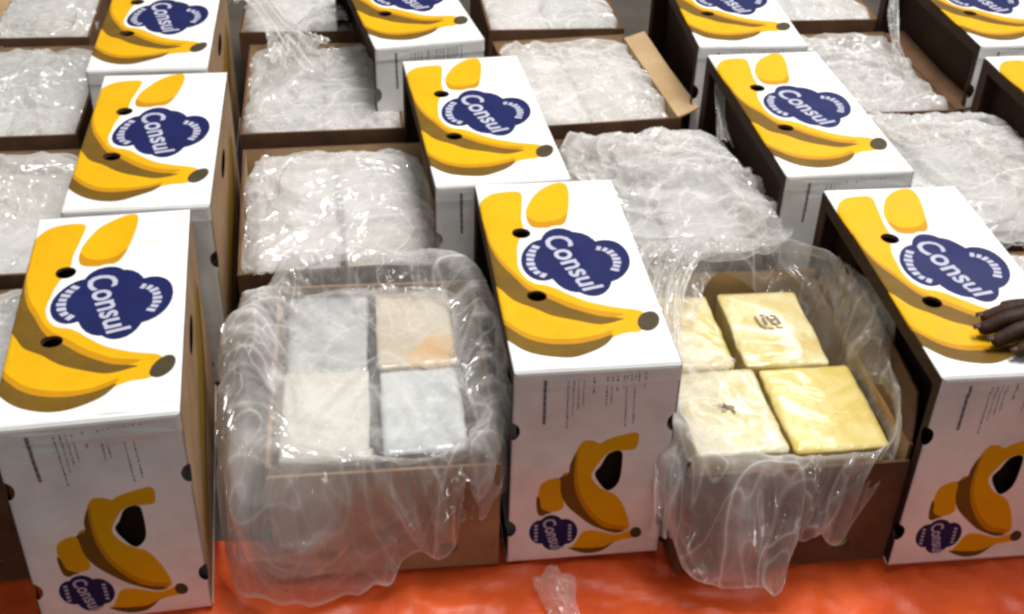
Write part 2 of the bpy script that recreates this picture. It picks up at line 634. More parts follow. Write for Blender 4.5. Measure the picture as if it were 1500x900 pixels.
def build_banana_box(sd=0):
    root = empty('banana_box')
    K, KD, WH = MAT['kraft'], MAT['kraft_shaded'], MAT['white']
    t = 0.005
    # ---- long side that lies on top, printed
    px = homography([(45, 75), (620, 60), (915, 815), (205, 850)],
                    [(-hw, hl), (hw, hl), (hw, -hl), (-hw, -hl)])
    Y, SH, TIP, AMB, CRE, NAVY = 1, 2, 3, 4, 5, 6
    INKS = [MAT['yellow'], MAT['shade'], MAT['tip'], MAT['amber']]

    def up_(pts, d):
        return [(x, y - d) for x, y in pts]
    b1 = [(30, 260), (62, 165), (105, 120), (160, 104), (238, 104), (246, 150), (243, 215), (250, 262), (226, 330), (236, 405), (300, 470),
          (380, 497), (440, 525), (520, 556), (620, 576), (738, 596), (775, 640), (735, 662), (670, 640), (560, 650), (440, 630),
          (300, 590), (200, 530), (110, 430), (40, 300)]
    s1 = [(20, 260), (80, 250), (108, 325), (150, 395), (205, 450), (270, 508), (370, 552), (460, 590), (560, 617), (672, 630),
          (575, 655), (480, 642), (370, 618), (290, 585), (210, 556), (150, 508), (60, 430)]
    b2 = [(80, 470), (150, 508), (210, 556), (290, 585), (370, 618), (480, 642), (575, 655), (672, 630), (740, 618), (775, 650),
          (735, 684), (670, 692), (610, 715), (530, 745), (440, 760), (340, 755), (250, 728), (180, 680), (90, 610)]
    s2 = [(90, 600), (170, 655), (255, 703), (350, 728), (470, 733), (560, 718), (622, 698), (596, 738), (530, 770), (450, 789),
          (350, 781), (260, 760), (190, 725), (90, 660)]
    b3 = [(262, 205), (266, 165), (300, 112), (360, 82), (418, 76), (440, 105), (440, 175), (420, 238), (355, 255), (285, 250)]
    tips = ell(770, 642, 46, 41, -15)
    badge = [ell(332, 386, 92, 84), ell(592, 392, 104, 86, 10), ell(410, 335, 92, 78, 20), ell(470, 395, 130, 118, 40),
             ell(530, 455, 92, 76, 20)]
    halo = [ell(332, 388, 106, 97), ell(592, 394, 112, 94, 10), ell(410, 335, 104, 88, 20), ell(470, 395, 140, 128, 40),
            ell(530, 458, 102, 86, 20)]
    b3s = [(262, 205), (285, 250), (355, 255), (420, 238), (436, 190), (405, 215), (350, 228), (300, 225)]
    lay = [(Y, px(smooth_loop(b1))), (AMB, px(smooth_loop(up_(s1, 22)))), (SH, px(smooth_loop(s1))), (Y, px(smooth_loop(b2))),
           (AMB, px(smooth_loop(up_(s2, 20)))), (SH, px(smooth_loop(s2))),
           (Y, px(smooth_loop(b3))), (AMB, px(smooth_loop(b3s))), (TIP, px(tips))]
    lay += [(CRE, px(P)) for P in halo] + [(NAVY, px(P)) for P in badge]
    hc = [px([(242, 277)])[0], px([(306, 535)])[0]]
    holes = [ell(c[0], c[1], .0165, .0165, n=20) for c in hc]
    edge_ = [(0, np.array([(-hw + e, -hl + e), (hw - e, -hl + e), (hw - e, hl - e), (-hw + e, hl - e)])) for e in (.003, .008)]
    V, T, cls = cut_sheet(hw, hl, edge_ + lay, holes, (26, 56))
    # a little sag of the card, edges softened
    def top_at(x, y):
        X, Yy = x / hw, y / hl
        z = -(0.0035 * (1 - X ** 2).clip(0) * (1 - Yy ** 4).clip(0)) + .0012 * np.sin(7 * Yy + 3 * X) * (1 - X ** 2).clip(0)
        d = np.minimum(hw - np.abs(x), hl - np.abs(y))
        z = z - .0030 * (1 - d / .008).clip(0) ** 2 * (1 + .5 * np.sin(y * 37) * np.sin(x * 51 + 1))
        return BH + z + .0055 * (VN(x * 13 + 9, y * 13 + 9, 0 * x + sd * 4.3) - .5) * (d / .03).clip(0, 1) + .0018 * (VN(x * 30 + 9, y * 30 + 9, 0 * x + sd * 2.1) - .5)

    def end_at(x, z):
        bow = -.002 * (1 - (x / hw) ** 2).clip(0) * (1 - (z / (BH / 2)) ** 2).clip(0)
        d = np.minimum(hw - np.abs(x), BH / 2 - np.abs(z))
        bow = bow + .0028 * (z > BH / 2 - .0335)
        return -hl - bow + .0028 * (1 - d / .008).clip(0) ** 2 + (.0015 + .0045 * (d / .03).clip(0, 1)) * (VN(x * 13 + 5, z * 13 + 5, 0 * x + sd * 3.7) - .5)

    def on_top(P, lift):
        P = np.asarray(P, float)
        return np.c_[P[:, 0], P[:, 1], top_at(P[:, 0], P[:, 1]) + lift]

    def on_end(P, lift):
        P = np.asarray(P, float)
        return np.c_[P[:, 0], end_at(P[:, 0], P[:, 1]) - lift, P[:, 1] + BH / 2]
    dE = np.minimum(hw - np.abs(V[:, 0]), hl - np.abs(V[:, 1]))
    V3 = np.c_[V[:, 0] * (1 - .0018 / hw * (1 - dE / .008).clip(0) ** 2), V[:, 1] * (1 - .0018 / hl * (1 - dE / .008).clip(0) ** 2), top_at(V[:, 0], V[:, 1])]

    def sheet(name, sel, mats, idx, parent, V3):
        TT = T[sel]
        used = np.unique(TT)
        re = -np.ones(len(V3), int)
        re[used] = np.arange(len(used))
        return link(name, mesh_data(name, V3[used], re[TT], mats, idx), parent)
    sheet('printed_panel', (cls == 0) | (cls == CRE), [WH], None, root, V3)
    pr = np.isin(cls, (Y, SH, TIP, AMB))
    sheet('banana_print', pr, INKS, cls[pr] - 1, root, V3)
    bo = sheet('badge', cls == NAVY, [MAT['navy']], None, root, V3)
    # lettering on the badge
    L = MB()
    tv, tf = TXT
    a0, a1 = px([(372, 292), (540, 505)])
    d = a1 - a0
    up = np.array([-d[1], d[0]])
    up /= np.linalg.norm(up)
    hgt = 0.044
    W0 = tv[:, 0:1]
    P = a0 + d * W0 + up * ((tv[:, 1:2] - .45) * hgt * (1.12 - .25 * W0))
    L.add(on_top(P, .0006), tf)

    def arc_marks(pp, n, size, z, off=0.0):
        Q = px(smooth_loop(pp + pp[::-1][1:-1], 6))[: (len(pp) - 1) * 6 + 1]
        seg = np.r_[0, np.cumsum(np.linalg.norm(np.diff(Q, axis=0), axis=1))]
        rr = random.Random(7)
        for k in range(n):
            s0 = seg[-1] * (k + .12) / n
            s1 = seg[-1] * (k + .80) / n
            A = np.array([np.interp(s0, seg, Q[:, i]) for i in (0, 1)])
            B = np.array([np.interp(s1, seg, Q[:, i]) for i in (0, 1)])
            nn = np.array([-(B - A)[1], (B - A)[0]])
            nn /= np.linalg.norm(nn)
            w = size * rr.uniform(.8, 1.1)
            q = [A - nn * w / 2, B - nn * w / 2, B + nn * w / 2, A + nn * w / 2]
            L.add(on_top(q, .0006), [(0, 1, 2, 3)])
    link('lettering', L.data('lettering', [MAT['letter']]), bo)
    L = MB()
    arc_marks([(308, 326), (284, 356), (280, 398), (304, 434), (350, 452)], 8, .015, BH + .0024)
    arc_marks([(552, 340), (598, 350), (630, 374), (642, 405), (628, 438)], 8, .015, BH + .0024)
    tag(link('small_lettering', L.data('small_lettering', [MAT['letter']]), bo), kind='stuff')

    # ---- short end that faces front
    pf = homography([(80, 60), (750, 30), (684, 800), (65, 830)],
                    [(-hw, BH / 2), (hw, BH / 2), (hw, -BH / 2), (-hw, -BH / 2)])
    e1 = [(355, 348), (395, 338), (432, 350), (452, 338), (520, 318), (582, 312), (576, 372), (530, 380), (470, 385), (425, 430),
          (400, 480), (440, 530), (500, 560), (540, 620), (560, 690), (532, 708), (460, 700), (400, 655), (350, 590), (328, 520), (322, 420)]
    es = [(335, 385), (312, 430), (305, 470), (270, 485), (276, 545), (305, 600), (370, 655), (420, 688), (500, 716), (540, 706),
          (460, 690), (400, 645), (352, 575), (332, 510), (330, 440)]
    e2 = [(188, 560), (202, 505), (268, 484), (278, 545), (292, 606), (240, 628), (196, 612)]
    e2s = [(184, 560), (196, 575), (205, 612), (245, 632), (195, 640), (182, 600)]
    e3 = [(345, 745), (375, 705), (430, 705), (505, 722), (560, 708), (592, 712), (590, 735), (520, 748), (455, 775), (390, 780), (330, 775)]
    e3s = [(312, 772), (390, 776), (455, 772), (500, 752), (450, 790), (380, 798)]
    etip = ell(588, 716, 24, 22)
    eb = [ell(200, 705, 46, 48), ell(300, 705, 50, 52), ell(245, 690, 55, 52), ell(255, 735, 52, 46)]
    eh = [ell(200, 705, 52, 55), ell(300, 705, 57, 59), ell(245, 690, 61, 59), ell(255, 735, 59, 53)]
    layf = [(Y, pf(smooth_loop(e1))), (AMB, pf(smooth_loop([(x + 12, y - 14) for x, y in es]))), (SH, pf(smooth_loop(es))), (Y, pf(smooth_loop(e2))), (SH, pf(smooth_loop(e2s))),
            (Y, pf(smooth_loop(e3))), (SH, pf(smooth_loop(e3s))), (TIP, pf(etip))]
    layf += [(CRE, pf(P)) for P in eh] + [(NAVY, pf(P)) for P in eb]
    hand = pf(smooth_loop([(405, 470), (430, 435), (465, 382), (522, 374), (528, 430), (516, 512), (470, 550), (432, 520)], 3))
    hand = hand.mean(0) + (hand - hand.mean(0)) * .9
    nz = [(-hw, .085), (hw, .085), (-hw, -.125), (hw, -.125)]
    notches = [ell(x, z, .014, .018, n=20) for x, z in nz]
    edge_ = [(0, np.array([(-hw + e, -BH / 2 + e), (hw - e, -BH / 2 + e), (hw - e, BH / 2 - e), (-hw + e, BH / 2 - e)])) for e in (.003, .008)]
    edge_ += [(0, np.array([(-hw, -BH / 2), (hw, -BH / 2), (hw, BH / 2 - e), (-hw, BH / 2 - e)])) for e in (.033, .034)]
    V, T, cls = cut_sheet(hw, BH / 2, edge_ + layf, [hand] + notches, (16, 24))
    dE = np.minimum(hw - np.abs(V[:, 0]), BH / 2 - np.abs(V[:, 1]))
    V3 = np.c_[V[:, 0] * (1 - .0015 / hw * (1 - dE / .008).clip(0) ** 2), end_at(V[:, 0], V[:, 1]),
               V[:, 1] + BH / 2 - .0022 * (1 - (BH / 2 - V[:, 1]) / .008).clip(0) ** 2]
    sheet('end_panel', (cls == 0) | (cls == CRE), [WH], None, root, V3)
    pr = np.isin(cls, (Y, SH, TIP, AMB))
    sheet('end_print', pr, INKS, cls[pr] - 1, root, V3)
    eo = sheet('end_badge', cls == NAVY, [MAT['navy']], None, root, V3)
    L = MB()
    a0, a1 = pf([(228, 655), (268, 775)])
    d = a1 - a0
    up = np.array([-d[1], d[0]])
    up /= np.linalg.norm(up)
    P = a0 + d * W0 + up * ((tv[:, 1:2] - .45) * .022)
    L.add(on_end(P, .0006), tf)
    link('lettering', L.data('lettering', [MAT['letter']]), eo)
    L = MB()
    for cx in (182, 318):
        for k in range(5):
            yy = 675 + k * 14
            q = pf([(cx - 7, yy), (cx + 7, yy), (cx + 7, yy + 8), (cx - 7, yy + 8)])
            L.add(on_end(q, .0006), [(3, 2, 1, 0)])
    tag(link('small_lettering', L.data('small_lettering', [MAT['letter']]), eo), kind='stuff')
    # rows of small print, turned on end like the box
    L = MB()
    rr = random.Random(11)
    rows = [(205, 90, 270, 12, 1), (296, 95, 290, 6, 0), (318, 92, 235, 5, 0), (338, 90, 210, 5, 0), (358, 92, 200, 5, 0), (398, 80, 150, 7, 0),
            (450, 80, 200, 6, 0), (470, 78, 190, 6, 0), (490, 75, 140, 7, 0), (516, 75, 130, 6, 0), (528, 75, 285, 5, 0), (545, 70, 125, 6, 0),
            (560, 75, 275, 5, 0), (575, 65, 120, 6, 0), (600, 62, 128, 6, 0)]
    for x, y0, y1, w, solid in rows:
        y = y0
        while y < y1:
            st = rr.uniform(5, 13) if not solid else 26
            ye = min(y + st, y1)
            j = rr.uniform(.5, 1.0) if not solid else 1
            q = pf([(x - w * .5, y), (x - w * .5 + w * j, y), (x - w * .5 + w * j, ye), (x - w * .5, ye)])
            L.add(on_end(q, .0006), [(3, 2, 1, 0)])
            y = ye + (rr.uniform(1.5, 6) if not solid else 2)
    tag(link('printed_text', L.data('printed_text', [MAT['grey_ink']]), root), kind='stuff')

    # ---- the rest of the carton
    B = MB()
    B.box(-hw + t, hw - t, hl - t, hl, t, BH - .0065, 0)           # far end
    B.box(-hw, hw, -hl + t, hl, 0, t, 0)                            # underside
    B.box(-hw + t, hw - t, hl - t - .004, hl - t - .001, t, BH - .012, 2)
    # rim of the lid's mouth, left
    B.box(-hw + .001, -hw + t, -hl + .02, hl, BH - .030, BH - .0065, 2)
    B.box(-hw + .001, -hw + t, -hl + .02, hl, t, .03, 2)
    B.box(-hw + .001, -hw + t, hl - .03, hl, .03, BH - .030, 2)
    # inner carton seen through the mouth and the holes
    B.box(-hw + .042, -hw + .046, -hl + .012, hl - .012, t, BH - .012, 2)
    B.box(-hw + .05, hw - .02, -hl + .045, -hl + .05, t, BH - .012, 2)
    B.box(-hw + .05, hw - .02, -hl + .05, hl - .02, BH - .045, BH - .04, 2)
    for c in hc:
        B.ring((c[0], c[1], BH - .0028), (1, 0, 0), (0, 1, 0), .0165, (0, 0, -.006), mi=1)
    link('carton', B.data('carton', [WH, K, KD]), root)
    # front strip of the mouth with the notches, right side panel
    for nm, sx in (('side_strip', -1), ('side_panel', 1)):
        if sx < 0:
            y0, y1 = -hl, -hl + .02
        else:
            y0, y1 = -hl, hl - t - .001
        cy = (y0 + y1) / 2
        hh = (y1 - y0) / 2
        nh = [ell(y0 - cy, z, .014, .018, n=20) for z in (.085, -.125)]
        lay = []
        if sx > 0:
            lay = [(Y, smooth_loop([(-.20, -.13), (-.05, -.06), (.10, -.02), (.19, .10), (.16, .12), (.02, .06), (-.12, -.01), (-.22, -.08)])),
                   (SH, smooth_loop([(-.19, -.15), (-.04, -.09), (.12, -.05), (.21, .06), (.19, .09), (.10, -.02), (-.05, -.06), (-.2, -.13)]))]
            nh.append(ell(.0, .135, .05, .02, n=20))
        VV, TT, cc = cut_sheet(hh, BH / 2 - .004, lay, nh, (6, 8) if sx > 0 else (2, 8))
        V3 = np.c_[np.full(len(VV), sx * (hw - .0008)), VV[:, 0] + cy, VV[:, 1] + BH / 2 - .001]
        T = TT
        cls = cc
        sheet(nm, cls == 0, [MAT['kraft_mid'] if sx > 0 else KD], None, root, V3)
        if sx > 0:
            pr = cls > 0
            sheet('side_print', pr, [MAT['dull_yellow'], MAT['shade']], cls[pr] - 1, root, V3)
    return root


BOXES = [build_banana_box(q) for q in range(4)]
GB = 'white banana boxes standing in columns between the open boxes'
boxes = [
    (-.646, 1.567, 11.7, 'white banana box at the left edge, nearest to the viewer in its column'),
    (.092, 1.730, 8.5, 'white banana box standing between the two open boxes with bare packages'),
    (.740, 1.751, 7.6, 'white banana box with a dark hand resting on its printed top'),
    (-.716, 2.145, 8.7, 'white banana box directly behind the nearest one at the left, second in its column'),
    (-.079, 2.280, 11.5, 'white banana box second from the front in the middle column'),
    (.597, 2.363, 9.2, 'white banana box behind the one under the hand, long dark side facing left'),
    (-.847, 2.725, 8.4, 'white banana box at the top of the left column, cut by the upper edge'),
    (-.292, 2.906, 17.5, 'white banana box turned askew at the far end of the middle column'),
    (.510, 2.965, 6.0, 'white banana box at the upper edge behind two others, right of the tan flap'),
    (1.240, 2.405, 9.0, 'white banana box at the far right edge with only its top corner in view'),
    (1.163, 3.026, 9.0, 'white banana box in the upper right corner, above the long dark gap'),
]
for i, (x, y, a, lb) in enumerate(boxes):
    o = BOXES[i] if i < 4 else copy_tree(BOXES[(i * 3 + 1) % 4])
    o.location = (x, y, .004)
    o.rotation_euler = (0, 0, R(a))
    tag(o, lb, 'banana box', GB)

# ---------------------------------------------------------------- open boxes


def open_box(x, y, a, w, l, h, label, hs=None, outer='kraft', holes=True, flaps=()):
    """hs: wall heights (front, back, left, right)"""
    root = empty('open_box', (x, y, .004), R(a))
    tag(root, label, 'cardboard box', 'open brown cardboard boxes lined with plastic')
    hf, hb, hL, hr = hs or (h, h, h, h)
    t = .006
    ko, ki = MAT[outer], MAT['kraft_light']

    def wall(name, length, height, place, vents):
        hh = [ell(vx, vz, rx, rz, n=18) for vx, vz, rx, rz in vents]
        V, T, cls = cut_sheet(length / 2, height / 2, [], [p - np.array([0, height / 2]) for p in hh], (8, 5))
        # wavy torn rim and slight bow
        z = V[:, 1] + height / 2
        rim = (z / height) ** 3
        z = z + rim * .004 * np.sin(V[:, 0] * 31 + x * 9) * (1 if height > .1 else 0)
        bow = .006 * rim * np.sin((V[:, 0] / length + .5) * math.pi)
        n = len(V)
        vv = [place(p[0], zz, bw) for p, zz, bw in zip(V, z, bow)] + [place(p[0], zz, bw - t) for p, zz, bw in zip(V, z, bow)]
        ff = [tuple(q) for q in T] + [tuple(q[::-1] + n) for q in T]
        mi = [0] * len(T) + [1] * len(T)
        cnt = {}
        for q in T:
            for i in range(3):
                e = (q[i], q[(i + 1) % 3])
                k = tuple(sorted(e))
                cnt[k] = None if k in cnt else e
        for e in cnt.values():
            if e is not None:
                ff.append((e[1], e[0], e[0] + n, e[1] + n))
                mi.append(0)
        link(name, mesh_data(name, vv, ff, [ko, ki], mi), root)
    vf = [(w * .27, .045, .016, .013), (-w * .27, .045, .016, .013)] if holes else []
    wall('front_panel', w, hf, lambda u, z, b: (u, -l / 2 - b, z), vf)
    wall('back_panel', w, hb, lambda u, z, b: (-u, l / 2 + b, z), [])
    wall('side_panel', l - 2 * t - .002, hL, lambda u, z, b: (-w / 2 - b, -u, z), [(-l * .3, .12, .014, .014)] if holes else [])
    wall('side_panel', l - 2 * t - .002, hr, lambda u, z, b: (w / 2 + b, u, z), [])
    m = MB()
    m.box(-w / 2 + t + .001, w / 2 - t - .001, -l / 2 + t + .001, l / 2 - t - .001, .001, .006)
    link('bottom_panel', m.data('bottom_panel', [ki]), root)
    for kind, pts, mt in flaps:
        # pts: two points on the hinge and two at the free edge (box coordinates)
        P = np.array(pts, float)
        n = 8
        vv, ff = [], []
        nrm = np.cross(P[1] - P[0], P[3] - P[0])
        nrm /= np.linalg.norm(nrm)
        for s_ in (0, 1):
            for j in range(n + 1):
                for k in range(n + 1):
                    u, v = j / n, k / n
                    p = (P[0] * (1 - u) + P[1] * u) * (1 - v) + (P[3] * (1 - u) + P[2] * u) * v
                    p = p + nrm * (-.004 * s_ + .004 * math.sin(5 * u + 2 * v) * v)
                    vv.append(p)
        N = (n + 1) ** 2
        for j in range(n):
            for k in range(n):
                i = j * (n + 1) + k
                ff.append((i, i + n + 1, i + n + 2, i + 1))
                ff.append((N + i, N + i + 1, N + i + n + 2, N + i + n + 1))
        bd = [j * (n + 1) for j in range(n + 1)] + [n * (n + 1) + k for k in range(1, n + 1)] + \
             [j * (n + 1) + n for j in range(n - 1, -1, -1)] + [k for k in range(n - 1, 0, -1)]
        for i in range(len(bd)):
            a_, b_ = bd[i], bd[(i + 1) % len(bd)]
            ff.append((b_, a_, a_ + N, b_ + N))
        link(kind, mesh_data(kind, vv, ff, [MAT[mt]]), root)
    return root


OB = {}
OB['O1'] = (-.222, 1.655, 7.5, .365, .50)
OB['P1'] = (.430, 1.695, 8.0, .365, .50)
OB['O2'] = (-.365, 2.190, 10.0, .400, .50)
OB['O3'] = (-.480, 2.745, 8.5, .37, .50)
OB['O4'] = (-.590, 3.310, 7.0, .37, .50)
OB['P2'] = (.305, 2.275, 8.5, .37, .50)
OB['P3'] = (.155, 2.835, 12.5, .36, .50)
OB['P4'] = (.060, 3.385, 8.5, .37, .50)
OB['L0'] = (-.965, 1.580, 11.0, .37, .50)
OB['L1'] = (-1.085, 2.110, 9.0, .37, .50)
OB['L2'] = (-1.205, 2.660, 8.5, .37, .50)
OB['L3'] = (-1.345, 3.205, 9.0, .37, .50)
OB['Q0'] = (1.105, 1.850, 8.0, .36, .50)
OB['Q1'] = (.945, 2.400, 9.0, .36, .50)
OB['Q2'] = (.850, 2.930, 9.0, .36, .48)
OB['Q3'] = (.790, 3.500, 9.0, .36, .48)
HO = .24
box_labels = {
    'O1': 'open brown box holding four pale packages inside a spread plastic bag',
    'P1': 'open brown box holding yellow packages, one side flap raised',
    'O2': 'open box behind the four pale packages, tan side walls showing around its plastic',
    'O3': 'open box of flat white plastic, third from the front between the left and middle columns',
    'O4': 'open box at the upper edge between the left and middle banana box columns',
    'P2': 'open box behind the yellow packages, buried under a large heap of clear plastic',
    'P3': 'open box with a tan flap folded out along its right side',
    'P4': 'open box at the upper edge just behind the one with the tan flap',
    'L0': 'open box at the left edge beside the nearest left banana box, mostly cut off',
    'L1': 'open box at the left edge beside the second box of the left column',
    'L2': 'open box of pale plastic at the left edge, second from the top',
    'L3': 'open box in the upper left corner with a tan flap standing inside its left wall',
    'Q0': 'open box at the right edge beside the box under the hand',
    'Q1': 'open box buried in hazy plastic right of the banana box behind the hand',
    'Q2': 'open box at the upper right with a brown flap leaning out beside the dark gap',
    'Q3': 'open box at the upper edge, smallest in view, right of the top printed box',
}
for k, (x, y, a, w, l) in OB.items():
    hs, fl, outer = None, [], 'kraft'
    if k == 'P1':
        hs, outer = (.222, .265, .245, .25), 'kraft'
        fl = [('raised_flap', [(w / 2 - .004, l / 2 - .03, .252), (w / 2 - .004, -l / 2 + .012, .252), (w / 2 + .016, -l / 2 + .06, .315), (w / 2 + .012, l / 2 - .07, .335)], 'kraft')]
    if k == 'P3':
        fl = [('flap', [(w / 2 - .01, l / 2 - .03, .246), (w / 2 - .01, -l / 2 + .0, .246), (w / 2 + .047, -l / 2 + .015, .258), (w / 2 + .046, l / 2 - .03, .258)], 'kraft_light')]
    if k == 'L3':
        fl = [('flap', [(-w / 2 + .008, l / 2 - .03, .238), (-w / 2 + .008, -l / 2 + .02, .238), (-w / 2 + .13, -l / 2 + .02, .256), (-w / 2 + .13, l / 2 - .03, .256)], 'kraft_light')]
    if k == 'Q2':
        fl = [('flap', [(w / 2 - .01, l / 2 - .02, .246), (w / 2 - .01, -l / 2 + .0, .246), (w / 2 + .05, -l / 2 + .0, .25), (w / 2 + .05, l / 2 - .02, .25)], 'kraft')]
    if k == 'O1':
        hs, outer = (.225, .24, .24, .24), 'kraft_mid'
    open_box(x, y, a, w, l, HO, box_labels[k], hs, outer, True, fl)

# ---------------------------------------------------------------- packages


def brick_data(sx, sy, sz, seed, mats, n=26, patch=None):
    """a taped-up package: soft-edged block with a crumpled skin"""
    bm = bmesh.new()
    bmesh.ops.create_cube(bm, size=1)
    bmesh.ops.subdivide_edges(bm, edges=bm.edges[:], cuts=n, use_grid_fill=True)
    P = np.array([v.co[:] for v in bm.verts])
    h = np.array([sx, sy, sz]) / 2
    q = P * 2 * h
    r = .0045
    inner = np.clip(q, -(h - r), h - r)
    d = q - inner
    ln = np.linalg.norm(d, axis=1, keepdims=True)
    q = inner + d / np.maximum(ln, 1e-9) * np.minimum(ln, r)
    nrm = q / h
    k = np.argmax(np.abs(nrm), axis=1)
    nn = np.zeros_like(q)
    nn[np.arange(len(q)), k] = np.sign(q[np.arange(len(q)), k])
    c, ln = creases(q[:, 0], q[:, 1], q[:, 2], .08, seed)
    q = q + nn * (c * .008)[:, None]
    for v, p in zip(bm.verts, q):
        v.co = p
    for f in bm.faces:
        f.smooth = True
        if patch and patch(f.calc_center_median()):
            f.material_index = 1
    me = bpy.data.meshes.new('package')
    bm.to_mesh(me)
    bm.free()
    for m in mats:
        me.materials.append(m)
    return me


def put(box, me, u, v, z, rz, label, group=None, tilt=(0, 0), name='wrapped_package'):
    x, y, a, w, l = OB[box]
    ca, sa = math.cos(R(a)), math.sin(R(a))
    o = link(name, me)
    o.location = (x + ca * u - sa * v, y + sa * u + ca * v, z)
    o.rotation_euler = (R(tilt[0]), R(tilt[1]), R(a + rz))
    tag(o, label, 'package', group)
    return o


GP = 'wrapped packages in the open boxes'
# front left box: four bare packages
put('O1', brick_data(.140, .222, .10, 1, [MAT['wrap_grey']]), -.090, .104, .188, 0, 'grey wrapped package, far left of the four in the spread bag', GP, (1, 1))
put('O1', brick_data(.136, .222, .10, 2, [MAT['wrap_cream'], MAT['orange_patch']], patch=lambda c: c.y < -.03 and c.x - c.y * .9 > .055 and c.x > -.02), .062, .108, .190, 1, 'cream wrapped package with an orange corner among the four in the spread bag', GP, (0, -1))
put('O1', brick_data(.146, .215, .10, 3, [MAT['wrap_white']]), -.088, -.118, .190, -1, 'off-white wrapped package, near left of the four in the spread bag', GP, (2, 0))
put('O1', brick_data(.132, .205, .10, 4, [MAT['wrap_blue']]), .066, -.112, .184, 1, 'bluish white wrapped package, near right of the four in the spread bag', GP, (1, -1))
def black_strip():
    m = MB()
    n = 14
    for i in range(n):
        ya, yb = -.205 + .405 * i / n, -.205 + .405 * (i + 1) / n
        for j, (q0, q1) in enumerate(((ya, yb),)):
            w0, w1 = .0060 + .0008 * math.sin(i * 1.7), .0060 + .0008 * math.sin((i + 1) * 1.7)
            x0, x1 = .0012 * math.sin(i * .6), .0012 * math.sin((i + 1) * .6)
            z1 = .046
            m.add([(x0 - w0, q0, 0), (x0 + w0, q0, 0), (x1 + w1, q1, 0), (x1 - w1, q1, 0),
                   (x0 - w0, q0, z1), (x0 + w0, q0, z1), (x1 + w1, q1, z1), (x1 - w1, q1, z1)],
                  [(4, 5, 6, 7), (3, 2, 1, 0), (0, 4, 7, 3), (1, 2, 6, 5)] + ([(0, 1, 5, 4)] if i == 0 else []) + ([(2, 3, 7, 6)] if i == n - 1 else []))
    o = put('O1', m.data('black_strip', [MAT['sleeve']]), -.013, .0, .200, -.6, 'narrow black strip running between the two columns of pale packages', None, name='black_strip')
    o['category'] = 'strip'


black_strip()
# front right box: yellow packages


def mark(parent, pts, z, col='grey_ink'):
    """stamped sign on a wrapper: a few uneven strokes"""
    m = MB()
    for x0, y0, x1, y1, wd in pts:
        a = np.array([x0, y0])
        b = np.array([x1, y1])
        nn = np.array([-(b - a)[1], (b - a)[0]])
        nn = nn / np.linalg.norm(nn) * wd / 2
        m.add([(*(a - nn), z), (*(b - nn), z), (*(b + nn), z), (*(a + nn), z)], [(0, 1, 2, 3)])
    link('stamped_mark', m.data('stamped_mark', [MAT['stamp']]), parent)


y1 = put('P1', brick_data(.150, .215, .10, 5, [MAT['wrap_pale_yellow']]), .058, .108, .188, -1, 'pale yellow package with a dark stamped sign, far right in the open box', GP, (1, 0))
mark(y1, [(-.024, .030, -.019, .004, .0045), (-.020, .004, -.010, -.006, .004), (-.014, .032, -.004, .034, .0035), (-.010, .026, -.008, .006, .006),
          (-.003, .030, .004, .012, .005), (.004, .032, .016, .028, .004), (.014, .026, .018, .006, .006), (.002, .010, .012, .003, .005),
          (-.008, -.004, .004, -.008, .004), (.008, -.003, .020, -.006, .0035), (.004, .020, .011, .018, .006)], .0535)
y2 = put('P1', brick_data(.160, .205, .10, 6, [MAT['wrap_yellow']]), .083, -.108, .180, 1, 'deep yellow package without a sign, near right in the open box', GP, (2, 0))
y3 = put('P1', brick_data(.150, .205, .10, 7, [MAT['wrap_straw']]), -.085, -.112, .186, 1, 'palest yellow package with a small dark sign, near left in the open box', GP, (1, 0))
mark(y3, [(-.012, .010, .000, .006, .005), (-.002, .014, .004, .000, .005), (.004, .006, .014, .003, .006), (.008, .002, .012, -.010, .004), (-.010, -.002, -.002, -.005, .0035)], .0535)
y4 = put('P1', brick_data(.140, .215, .10, 8, [MAT['wrap_pale_yellow']]), -.110, .108, .190, -1, 'pale yellow package half under the plastic film, far left in the open box', GP, (0, 1))
# packages under film in the other boxes
hid = [brick_data(.160, .225, .10, 20 + i, [MAT[m]], 10) for i, m in enumerate(('wrap_pale', 'wrap_white', 'wrap_blue', 'wrap_grey'))]
where = {'O2': 'the box behind the four bare packages', 'O3': 'the box of flat white plastic', 'O4': 'the upper-edge box left of centre',
         'P2': 'the box behind the yellow packages', 'P3': 'the box with the tan flap', 'P4': 'the box behind the tan flap',
         'L0': 'the box beside the nearest left banana box', 'L1': 'the lowest open box at the left edge',
         'L2': 'the second left-edge box', 'L3': 'the upper left corner box',
         'Q1': 'the box of hazy heaped plastic', 'Q2': 'the box with the brown leaning flap', 'Q0': 'the box behind the hand',
         'Q3': 'the smallest upper-edge box'}
rnd = random.Random(21)
for k, wh in where.items():
    for i, (u, v) in enumerate(((-.087, .117), (.087, .117), (-.087, -.117), (.087, -.117))):
        me = hid[rnd.choice((0, 0, 1, 2, 3))]
        put(k, me, u + rnd.uniform(-.004, .004), v, .150 + rnd.uniform(-.006, .006), rnd.uniform(-2, 2),
            ('far left', 'far right', 'near left', 'near right')[i] + ' pale package under crumpled plastic in ' + wh, 'packages under plastic in the back boxes')

# ---------------------------------------------------------------- plastic bags


